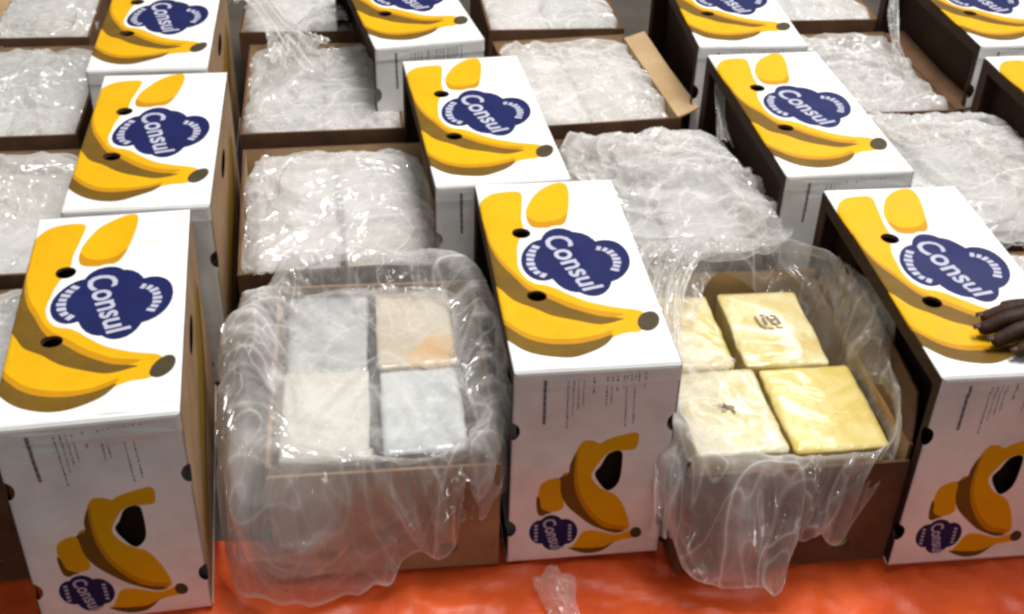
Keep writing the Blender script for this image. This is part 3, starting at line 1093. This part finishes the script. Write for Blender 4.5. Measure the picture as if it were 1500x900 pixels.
def bag(box, keys, label, seed, mats='film', nt=240, ns=72, fold=.012, crum=.020, cs=.085, expo=5.0, layers=1, gath=.55, stretch=1.0, lines_k=.18, ragged=False, name='plastic_bag', inner_smooth=0.0):
    """film laid out in rings around the box centre.
    keys: angle -> list of (distance in box half-widths, height)"""
    x, y, a, w, l = OB[box]
    ks = sorted(keys)
    TH = np.linspace(0, 2 * math.pi, nt, endpoint=False)
    deg = np.degrees(TH)
    K = len(keys[ks[0]])
    prof = np.zeros((nt, K, 2))
    for i, d in enumerate(deg):
        j = max([q for q in range(len(ks)) if ks[q] <= d], default=len(ks) - 1)
        k0 = ks[j]
        k1 = ks[(j + 1) % len(ks)]
        span = (k1 - k0) % 360 or 360
        t = ((d - k0) % 360) / span
        t = t * t * (3 - 2 * t)
        prof[i] = np.array(keys[k0]) * (1 - t) + np.array(keys[k1]) * t
    sv = np.linspace(0, K - 1, ns)
    i0 = np.clip(np.floor(sv).astype(int), 0, K - 2)
    t = sv - i0
    Pm = np.concatenate([2 * prof[:, :1] - prof[:, 1:2], prof, 2 * prof[:, -1:] - prof[:, -2:-1]], 1)
    A, B, Cc, D = (Pm[:, i0 + q] for q in range(4))
    tt = t[None, :, None]
    PR = .5 * (2 * B + (Cc - A) * tt + (2 * A - 5 * B + 4 * Cc - D) * tt ** 2 + (3 * B - A - 3 * Cc + D) * tt ** 3)
    hem = (VN(np.cos(TH) * 3 + 40, np.sin(TH) * 3 + 40, 0 * TH + seed) - .5)[:, None] + .6 * (VN(np.cos(TH) * 9 + 40, np.sin(TH) * 9 + 40, 0 * TH + seed) - .5)[:, None]
    fr_ = np.linspace(0, 1, ns)[None, :]
    rho, z = PR[..., 0], PR[..., 1]
    if ragged:
        rho = rho + hem * .10 * np.clip((fr_ - .6) / .4, 0, 1)
        z = np.maximum(z - hem * .05 * np.clip((fr_ - .7) / .3, 0, 1) * (z < .225), .004)
    c, s = np.cos(TH)[:, None], np.sin(TH)[:, None]
    k = (np.abs(c) ** expo + np.abs(s) ** expo) ** (-1 / expo)
    # near the middle the rings become round
    kk = np.where(rho < .3, 1 + (k - 1) * np.clip(rho / .3, 0, 1), k)
    X0, Y0 = rho * kk * c * w / 2, rho * kk * s * l / 2
    allv, allf, off, allg = [], [], 0, []
    for L in range(layers):
        X, Y, Z = X0.copy(), Y0.copy(), z.copy() - .010 * L
        ang = TH[:, None] / (2 * math.pi)
        g = np.stack([X, Y, Z], -1)
        dth = np.roll(g, -1, 0) - np.roll(g, 1, 0)
        ds = np.gradient(g, axis=1)
        nr = np.cross(dth, ds)
        nr /= np.linalg.norm(nr, axis=-1, keepdims=True) + 1e-9
        nr *= -np.sign(nr[..., 2:3] + 1e-6) * -1
        sn = (sv / (K - 1))[None, :] + 0 * ang
        arc = np.cos(TH)[:, None] * 4.0, np.sin(TH)[:, None] * 4.0
        fd, ga = 0, 0
        sw = ang + .10 * np.sin(2 * math.pi * 2 * ang + seed) * sn + .16 * (VN(np.cos(TH)[:, None] * 1.3 + 20 + 0 * sn, np.sin(TH)[:, None] * 1.3 + 20 + 0 * sn, sn * 2.2 + seed) - .5) * sn
        arc = np.cos(sw * 2 * math.pi) * 4.0, np.sin(sw * 2 * math.pi) * 4.0
        gth = gath(deg)[:, None] if callable(gath) else gath
        for q, (fr, am) in enumerate(((.8, 1.0), (1.7, .6), (3.1, .22))):
            n = VN(arc[0] * fr + 30 + seed, arc[1] * fr + 30 + 9 * L, sn * 1.6 * fr ** .3 + seed * 3.3 + q * 7 + 0 * arc[0])
            rd = 1 - np.abs(2 * n - 1)
            fd = fd + am * (rd ** 2 - .45)
            ga = ga + am * rd ** 5
        cr, lines = creases(X, Y, Z * stretch, cs, seed + L * 5)
        amp = np.clip(rho / .5, 0, 1) if K > 4 else 1.0
        disp = fold * fd * np.clip((sn - .1) / .5, 0, 1) * amp + crum * cr * (inner_smooth + (1 - inner_smooth) * np.clip(sn / .35, 0, 1) if inner_smooth else 1)
        disp = disp * (1 - .6 * np.clip((sn - .75) / .25, 0, 1))
        V = g + nr * disp[..., None]
        ga = ga * np.clip((sn - .05) / .3, 0, 1) * gth + lines * lines_k + np.clip((sn - .975) / .02, 0, 1) * .5
        allg.append(np.clip(ga + 0 * sn, 0, 1.2).ravel())
        # ragged free edge
        edge = np.clip((sn - .85) / .15, 0, 1)
        V[..., 2] += edge * .012 * fd
        V[..., 2] = np.maximum(V[..., 2], .002 + .004 * np.abs(fd))
        allv.append(V.reshape(-1, 3))
        ii = np.arange(nt)[:, None] * ns + np.arange(ns - 1)[None]
        jj = ((np.arange(nt) + 1) % nt)[:, None] * ns + np.arange(ns - 1)[None]
        allf.append(np.stack([ii, ii + 1, jj + 1, jj], -1).reshape(-1, 4) + off)
        off += nt * ns
    me = mesh_data(name, np.concatenate(allv), np.concatenate(allf), MAT[mats], smooth=True)
    me.attributes.new('gather', 'FLOAT', 'POINT').data.foreach_set('value', np.concatenate(allg).astype(np.float32))
    o = link(name, me)
    o.location = (x, y, .004)
    o.rotation_euler = (0, 0, R(a))
    tag(o, label, 'plastic bag', 'clear plastic bags lining the open boxes')
    return o


bag('O1', {
    0: [(.70, .244), (.82, .262), (.93, .292), (.99, .300), (1.02, .275), (1.03, .20)],
    50: [(.78, .245), (.86, .268), (.94, .295), (1.0, .290), (1.03, .27), (1.05, .25)],
    90: [(.84, .242), (.90, .270), (.96, .300), (1.02, .295), (1.10, .268), (1.18, .262)],
    130: [(.84, .242), (.92, .268), (1.0, .292), (1.06, .285), (1.12, .25), (1.16, .20)],
    180: [(.86, .238), (.96, .266), (1.10, .292), (1.30, .280), (1.46, .20), (1.50, .06)],
    208: [(.90, .238), (.98, .260), (1.10, .285), (1.30, .26), (1.44, .15), (1.50, .02)],
    228: [(.90, .238), (.98, .258), (1.08, .262), (1.22, .20), (1.33, .10), (1.38, .012)],
    262: [(.97, .236), (1.0, .248), (1.03, .248), (1.08, .19), (1.14, .09), (1.22, .010)],
    290: [(.97, .236), (1.0, .248), (1.03, .245), (1.07, .19), (1.11, .11), (1.14, .04)],
    318: [(.92, .236), (.98, .25), (1.02, .250), (1.05, .22), (1.07, .16), (1.08, .115)],
}, 'clear plastic bag turned out in a ring around four pale packages', 1, 'film', nt=520, ns=150, fold=.016, crum=.036, cs=.15, stretch=.55, ragged=True, gath=lambda d: .10 + .35 * np.exp(-((d - 190) / 50) ** 2))
bag('O1', {
    0: [(0, .256), (.3, .256), (.6, .254), (.85, .246), (.95, .22)],
    90: [(0, .256), (.3, .256), (.6, .254), (.85, .25), (.95, .22)],
    180: [(0, .256), (.3, .256), (.6, .254), (.85, .246), (.95, .22)],
    270: [(0, .256), (.3, .256), (.6, .254), (.9, .25), (.97, .23)],
}, 'thin film stretched flat over the four pale packages', 2, 'film_thin', fold=.003, crum=.008, cs=.06, name='plastic_film')
bag('P1', {
    0: [(.90, .13), (.95, .20), (.985, .262), (1.03, .318), (1.10, .335), (1.12, .31)],
    50: [(.86, .20), (.93, .245), (.98, .275), (1.02, .31), (1.06, .325), (1.08, .30)],
    90: [(.97, .262), (1.0, .285), (1.04, .305), (1.09, .315), (1.16, .31), (1.24, .28)],
    130: [(.55, .243), (.80, .252), (1.0, .285), (1.05, .31), (1.1, .30), (1.14, .26)],
    180: [(.22, .244), (.60, .250), (.98, .285), (1.06, .30), (1.11, .26), (1.12, .20)],
    215: [(.50, .240), (.90, .250), (1.06, .262), (1.14, .22), (1.19, .16), (1.22, .11)],
    238: [(.85, .232), (.99, .240), (1.06, .232), (1.14, .17), (1.21, .09), (1.26, .03)],
    260: [(.96, .224), (1.0, .238), (1.05, .225), (1.12, .15), (1.22, .07), (1.33, .004)],
    272: [(.975, .222), (1.0, .236), (1.03, .225), (1.06, .17), (1.11, .11), (1.15, .07)],
    288: [(.98, .222), (1.0, .236), (1.02, .23), (1.04, .19), (1.055, .14), (1.075, .10)],
    312: [(.96, .224), (.99, .242), (1.015, .245), (1.03, .225), (1.045, .195), (1.06, .17)],
    330: [(.94, .215), (.98, .25), (1.01, .285), (1.035, .295), (1.05, .28), (1.06, .25)],
}, 'clear plastic bag hanging to a point before the box of yellow packages', 3, 'film', nt=520, ns=150, fold=.016, crum=.030, cs=.15, stretch=.55, ragged=True, gath=lambda d: .08 + .45 * np.exp(-((d - 195) / 45) ** 2))

flat = [(0, .232), (.35, .236), (.7, .232), (.90, .226), (.945, .20)]


def lining(k, lb, seed, h=0.0, mats='film_thick', over=None, **kw):
    p = [(r, zz + h * (1 - r * r * .8)) for r, zz in flat]
    keys = {0: p, 90: p, 180: p, 270: p}
    if over:
        keys.update(over)
    kw.setdefault('expo', 9.0)
    rq = random.Random(seed)
    kw['cs'] = kw.get('cs', .12) * rq.uniform(.7, 1.15)
    kw['crum'] = kw.get('crum', .052) * rq.uniform(.85, 1.2)
    bag(k, keys, lb, seed, mats, 260, 100, fold=kw.pop('fold', .0), crum=kw.pop('crum', .052), cs=kw.pop('cs', .12), gath=.0, layers=2, **kw)


side = [(0, .275), (.35, .272), (.65, .252), (.88, .228), (.945, .185)]
bag('O2', {0: side, 180: side, 90: [(0, .275), (.35, .268), (.7, .248), (.90, .222), (.95, .18)], 270: [(0, .275), (.35, .275), (.7, .265), (1.0, .262), (1.14, .285)]},
    'crumpled clear bag bulging from the box behind the four pale packages', 4, 'film_thick', 320, 130, fold=.0, crum=.048, cs=.14, gath=.0, layers=2, expo=6.0)
lining('O3', 'flat white crumpled plastic in the third box between the left and middle columns', 5, .010, crum=.044)
lining('O4', 'crumpled plastic in the upper-edge box between the left and middle columns', 6, .005)
lining('P3', 'wrinkled pale plastic in the box with the tan flap', 8, .008, crum=.044)
lining('P4', 'pale plastic filling the box just behind the tan flap', 9, .005)
lining('L0', 'dull plastic at the left edge beside the nearest banana box', 10, .015)
lining('L1', 'grey crumpled plastic at the left edge beside the second banana box', 11, .015)
lining('L2', 'pale plastic in the second box from the top at the left edge', 12, .010)
lining('L3', 'pale plastic in the box in the upper left corner', 13, .005)
lining('Q3', 'strip of pale plastic in the smallest box at the upper edge', 17, .0)
heap = [(0, .315), (.35, .318), (.7, .295), (.95, .275), (1.03, .24), (1.06, .19)]
bag('P2', {0: [(0, .315), (.35, .322), (.7, .30), (.94, .27), (1.0, .24), (1.02, .20)],
           90: [(0, .315), (.35, .30), (.7, .275), (.9, .25), (.96, .235), (.98, .2)],
           180: [(0, .315), (.35, .31), (.7, .285), (.92, .26), (.98, .235), (1.0, .2)],
           270: [(0, .315), (.35, .32), (.7, .30), (.95, .285), (1.10, .275), (1.22, .268)],
           315: [(0, .315), (.35, .325), (.7, .31), (.98, .30), (1.10, .29), (1.2, .28)]},
    'large heap of crumpled clear plastic behind the yellow packages, spilling to the right', 7, 'film_thick', 360, 150, fold=.0, crum=.066, cs=.115, layers=2, gath=.0)
bag('Q1', {0: [(0, .30), (.35, .305), (.7, .29), (1.0, .28), (1.1, .25), (1.16, .2)],
           90: [(0, .30), (.35, .29), (.7, .27), (.92, .26), (1.0, .25), (1.1, .25)],
           180: [(0, .30), (.35, .30), (.7, .28), (.93, .26), (.98, .235), (1.0, .2)],
           270: [(0, .30), (.35, .305), (.7, .29), (.98, .28), (1.12, .265), (1.25, .25)]},
    'heap of hazy plastic right of the banana box behind the hand', 15, 'film_thick', 340, 140, fold=.0, crum=.062, cs=.11, layers=2, gath=.0)
lining('Q2', 'crumpled plastic in the box beside the brown leaning flap', 16, .012)
lining('Q0', 'rumpled plastic at the right edge behind the hand', 14, .03, crum=.034)


def strand(path, width, seed, label, mats='film', folds=5, amp=.5):
    """a twisted, gathered tail of film along a path"""
    P = smooth_open(path, 14)
    n = len(P)
    m = 46
    wd = np.interp(np.linspace(0, 1, n), np.linspace(0, 1, len(width)), width)
    tan = np.gradient(P, axis=0)
    tan /= np.linalg.norm(tan, axis=1, keepdims=True)
    side = np.cross(tan, [0, 0, 1.0])
    side /= np.linalg.norm(side, axis=1, keepdims=True) + 1e-9
    up = np.cross(side, tan)
    u = np.linspace(-1, 1, m)
    V = np.zeros((n, m, 3))
    G = np.zeros((n, m))
    for i in range(n):
        x = u * 3.0 + .5 * math.sin(i * .13 + seed)
        nz = VN(x * folds / 3 + seed * 3.1 + 9, 0 * u + i * .05 + 3, 0 * u + seed)
        rd = 1 - np.abs(2 * nz - 1)
        curl = np.sin(u * 2.2 + i * .06 + seed)
        V[i] = P[i] + side[i] * (u * wd[i])[:, None] + up[i] * (wd[i] * amp * (rd - .5) + wd[i] * .45 * curl)[:, None]
        V[i] += tan[i] * (.25 * wd[i] * (VN(u * 3 + seed, 0 * u + 2, 0 * u) - .5) * 2)[:, None]
        G[i] = np.clip(rd ** 8 * .7 + .10 * (1 - wd[i] / wd.max()), 0, 1)
    i = (np.arange(n - 1)[:, None] * m + np.arange(m - 1)[None]).ravel()
    me = mesh_data('plastic_strip', V.reshape(-1, 3), np.stack([i, i + 1, i + 1 + m, i + m], 1), MAT[mats], smooth=True)
    me.attributes.new('gather', 'FLOAT', 'POINT').data.foreach_set('value', G.ravel().astype(np.float32))
    tag(link('plastic_strip', me), label, 'plastic strip', 'loose tails of clear plastic')


def smooth_open(pts, n):
    P = np.array(pts, float)
    P = np.vstack([2 * P[0] - P[1], P, 2 * P[-1] - P[-2]])
    out = []
    for i in range(1, len(P) - 2):
        a, b, c, d = P[i - 1], P[i], P[i + 1], P[i + 2]
        for k in range(n):
            t = k / n
            out.append(0.5 * ((2 * b) + (c - a) * t + (2 * a - 5 * b + 4 * c - d) * t * t + (3 * b - a - 3 * c + d) * t ** 3))
    out.append(P[-2])
    return np.array(out)


strand([(-.76, 3.20, .30), (-.70, 3.08, .335), (-.63, 2.97, .30), (-.57, 2.86, .285), (-.50, 2.76, .265)], [.05, .035, .03, .06, .12], 3,
       'twisted tail of clear plastic over the wall between two far boxes left of centre')
strand([(-.50, 3.12, .275), (-.56, 3.03, .29), (-.58, 2.93, .285), (-.55, 2.84, .27)], [.05, .03, .035, .08], 8,
       'short fold of clear plastic beside the twisted tail left of centre')
strand([(.470, 2.63, .375), (.455, 2.56, .35), (.450, 2.48, .325), (.455, 2.40, .30)], [.010, .014, .010, .020], 5,
       'thin white strip of plastic hanging before the dark side of a right-hand banana box')
strand([(.98, 3.13, .37), (.965, 3.06, .345), (.96, 2.98, .31), (.965, 2.92, .27)], [.012, .016, .010, .02], 6,
       'thin white strip of plastic at the upper right beside the dark gap')
strand([(.30, 1.93, .30), (.275, 1.82, .29), (.262, 1.70, .265), (.258, 1.58, .24), (.262, 1.47, .19), (.268, 1.44, .09)], [.05, .035, .03, .028, .026, .04], 9,
       'gathered tail of clear plastic between the middle banana box and the yellow packages', amp=.5)



def scrap(x, y, sx, sy, rz, seed, label):
    n, m = 70, 60
    U, V = np.meshgrid(np.linspace(-1, 1, n), np.linspace(-1, 1, m))
    X = U * sx * (1 + .18 * np.sin(3 * V + seed))
    Y = V * sy * (1 + .2 * np.cos(4 * U))
    cr = crumple(X, Y, X * 0, .035, seed, 4)
    Z = .012 + .020 * (1 - U ** 2) * (1 - V ** 2) + .022 * cr
    Z = np.maximum(Z, .004)
    v = np.stack([X, Y, Z], -1).reshape(-1, 3)
    i = (np.arange(m - 1)[:, None] * n + np.arange(n - 1)[None]).ravel()
    o = link('plastic_scrap', mesh_data('plastic_scrap', v, np.stack([i, i + 1, i + 1 + n, i + n], 1), MAT['film_thick'], smooth=True))
    o.location = (x, y, 0)
    o.rotation_euler = (0, 0, R(rz))
    tag(o, label, 'plastic scrap')


scrap(.092, 1.352, .030, .060, 12, 31, 'small crumpled scrap of clear plastic on the orange sheet')

# ---------------------------------------------------------------- the hand


def hand():
    root = empty('person', (.762, 1.552, .4125))
    tag(root, 'dark-skinned hand reaching in from the right edge, fingers resting on a banana box', 'person')
    # skeleton in metres around the knuckles: -x = towards the finger tips, +x = wrist, y = across, z = up
    vt, ed, rad = [], [], []

    def chain(pts, rs, start=None):
        prev = start
        for p, r in zip(pts, rs):
            vt.append(p)
            rad.append(r)
            if prev is not None:
                ed.append((prev, len(vt) - 1))
            prev = len(vt) - 1
        return prev
    wrist = chain([(.150, .0, .050)], [.026])
    fore = chain([(.23, -.012, .070), (.34, -.030, .105), (.46, -.05, .15)], [.028, .036, .042], wrist)
    mid = chain([(.095, .0, .042)], [.027], wrist)
    roots = [(.058, .037, .038), (.052, .012, .042), (.056, -.013, .040), (.066, -.036, .034)]
    lens = [(.040, .025, .020), (.045, .028, .022), (.042, .026, .021), (.033, .020, .018)]
    yaw = [6, 1, -4, -10]
    tipsp = []
    for (x, y, z), (a, b, c), yw in zip(roots, lens, yaw):
        k = chain([(x, y, z)], [.0160], mid)
        dx, dy = -math.cos(R(yw)), math.sin(R(yw))
        p = np.array([x, y, z])
        pts = []
        for ln, dn in ((a, 14), (b, 34), (c, 40)):
            p = p + ln * np.array([dx * math.cos(R(dn)), dy * math.cos(R(dn)), -math.sin(R(dn))])
            p[2] = max(p[2], .0102)
            pts.append(tuple(p))
        chain(pts, [.0138, .0128, .0106], k)
        tipsp.append((pts[-2], pts[-1]))
    chain([(.110, .036, .030), (.080, .062, .022), (.052, .074, .015), (.028, .076, .011)], [.017, .0135, .0115, .0088], mid)
    me = bpy.data.meshes.new('hand')
    me.from_pydata(vt, ed, [])
    o = link('hand', me, root)
    sk = o.modifiers.new('skin', 'SKIN')
    sk.use_smooth_shade = True
    for i, d in enumerate(me.skin_vertices[0].data):
        d.radius = (rad[i], rad[i])
        d.use_root = (i == wrist)
    sb = o.modifiers.new('sub', 'SUBSURF')
    sb.levels = sb.render_levels = 2
    me.materials.append(MAT['skin'])
    for a, b in tipsp:
        a, b = np.array(a), np.array(b)
        d = (b - a) / np.linalg.norm(b - a)
        sd = np.cross([0, 0, 1], d)
        sd /= np.linalg.norm(sd)
        n = np.cross(d, sd)
        m = MB()
        vv, ff = [], []
        for i in range(6):
            for j in range(6):
                u, v = i / 5 * 2 - 1, j / 5 * 2 - 1
                w_ = .0062 * (1 - .25 * max(u, 0) ** 2)
                vv.append(b + d * (.0005 + .0055 * u) + sd * w_ * v + n * (.0113 - .0030 * v * v - .0014 * max(u, 0) ** 2))
        for i in range(5):
            for j in range(5):
                q = i * 6 + j
                ff.append((q, q + 1, q + 7, q + 6))
        m.add(vv, ff)
        link('nail', m.data('nail', [MAT['nail']], True), root)
    # cuff of a dark sleeve around the forearm
    m = MB()
    p0, p1 = np.array([.25, -.015, .077]), np.array([.47, -.052, .152])
    ax = (p1 - p0) / np.linalg.norm(p1 - p0)
    s1 = np.cross(ax, [0, 0, 1])
    s1 /= np.linalg.norm(s1)
    s2 = np.cross(s1, ax)
    N = 24
    vv, ff = [], []
    for i in range(9):
        t = i / 8
        c = p0 * (1 - t) + p1 * t
        for j in range(N):
            a = 2 * math.pi * j / N
            r = .046 + .012 * t + .003 * math.sin(3 * a + 9 * t)
            vv.append(c + r * (s1 * math.cos(a) + s2 * math.sin(a)))
    for i in range(8):
        for j in range(N):
            ff.append((i * N + j, i * N + (j + 1) % N, (i + 1) * N + (j + 1) % N, (i + 1) * N + j))
    m.add(vv, ff)
    link('sleeve', m.data('sleeve', [MAT['sleeve']], True), root)
    root.rotation_euler = (0, 0, R(4))
    return root


hand()
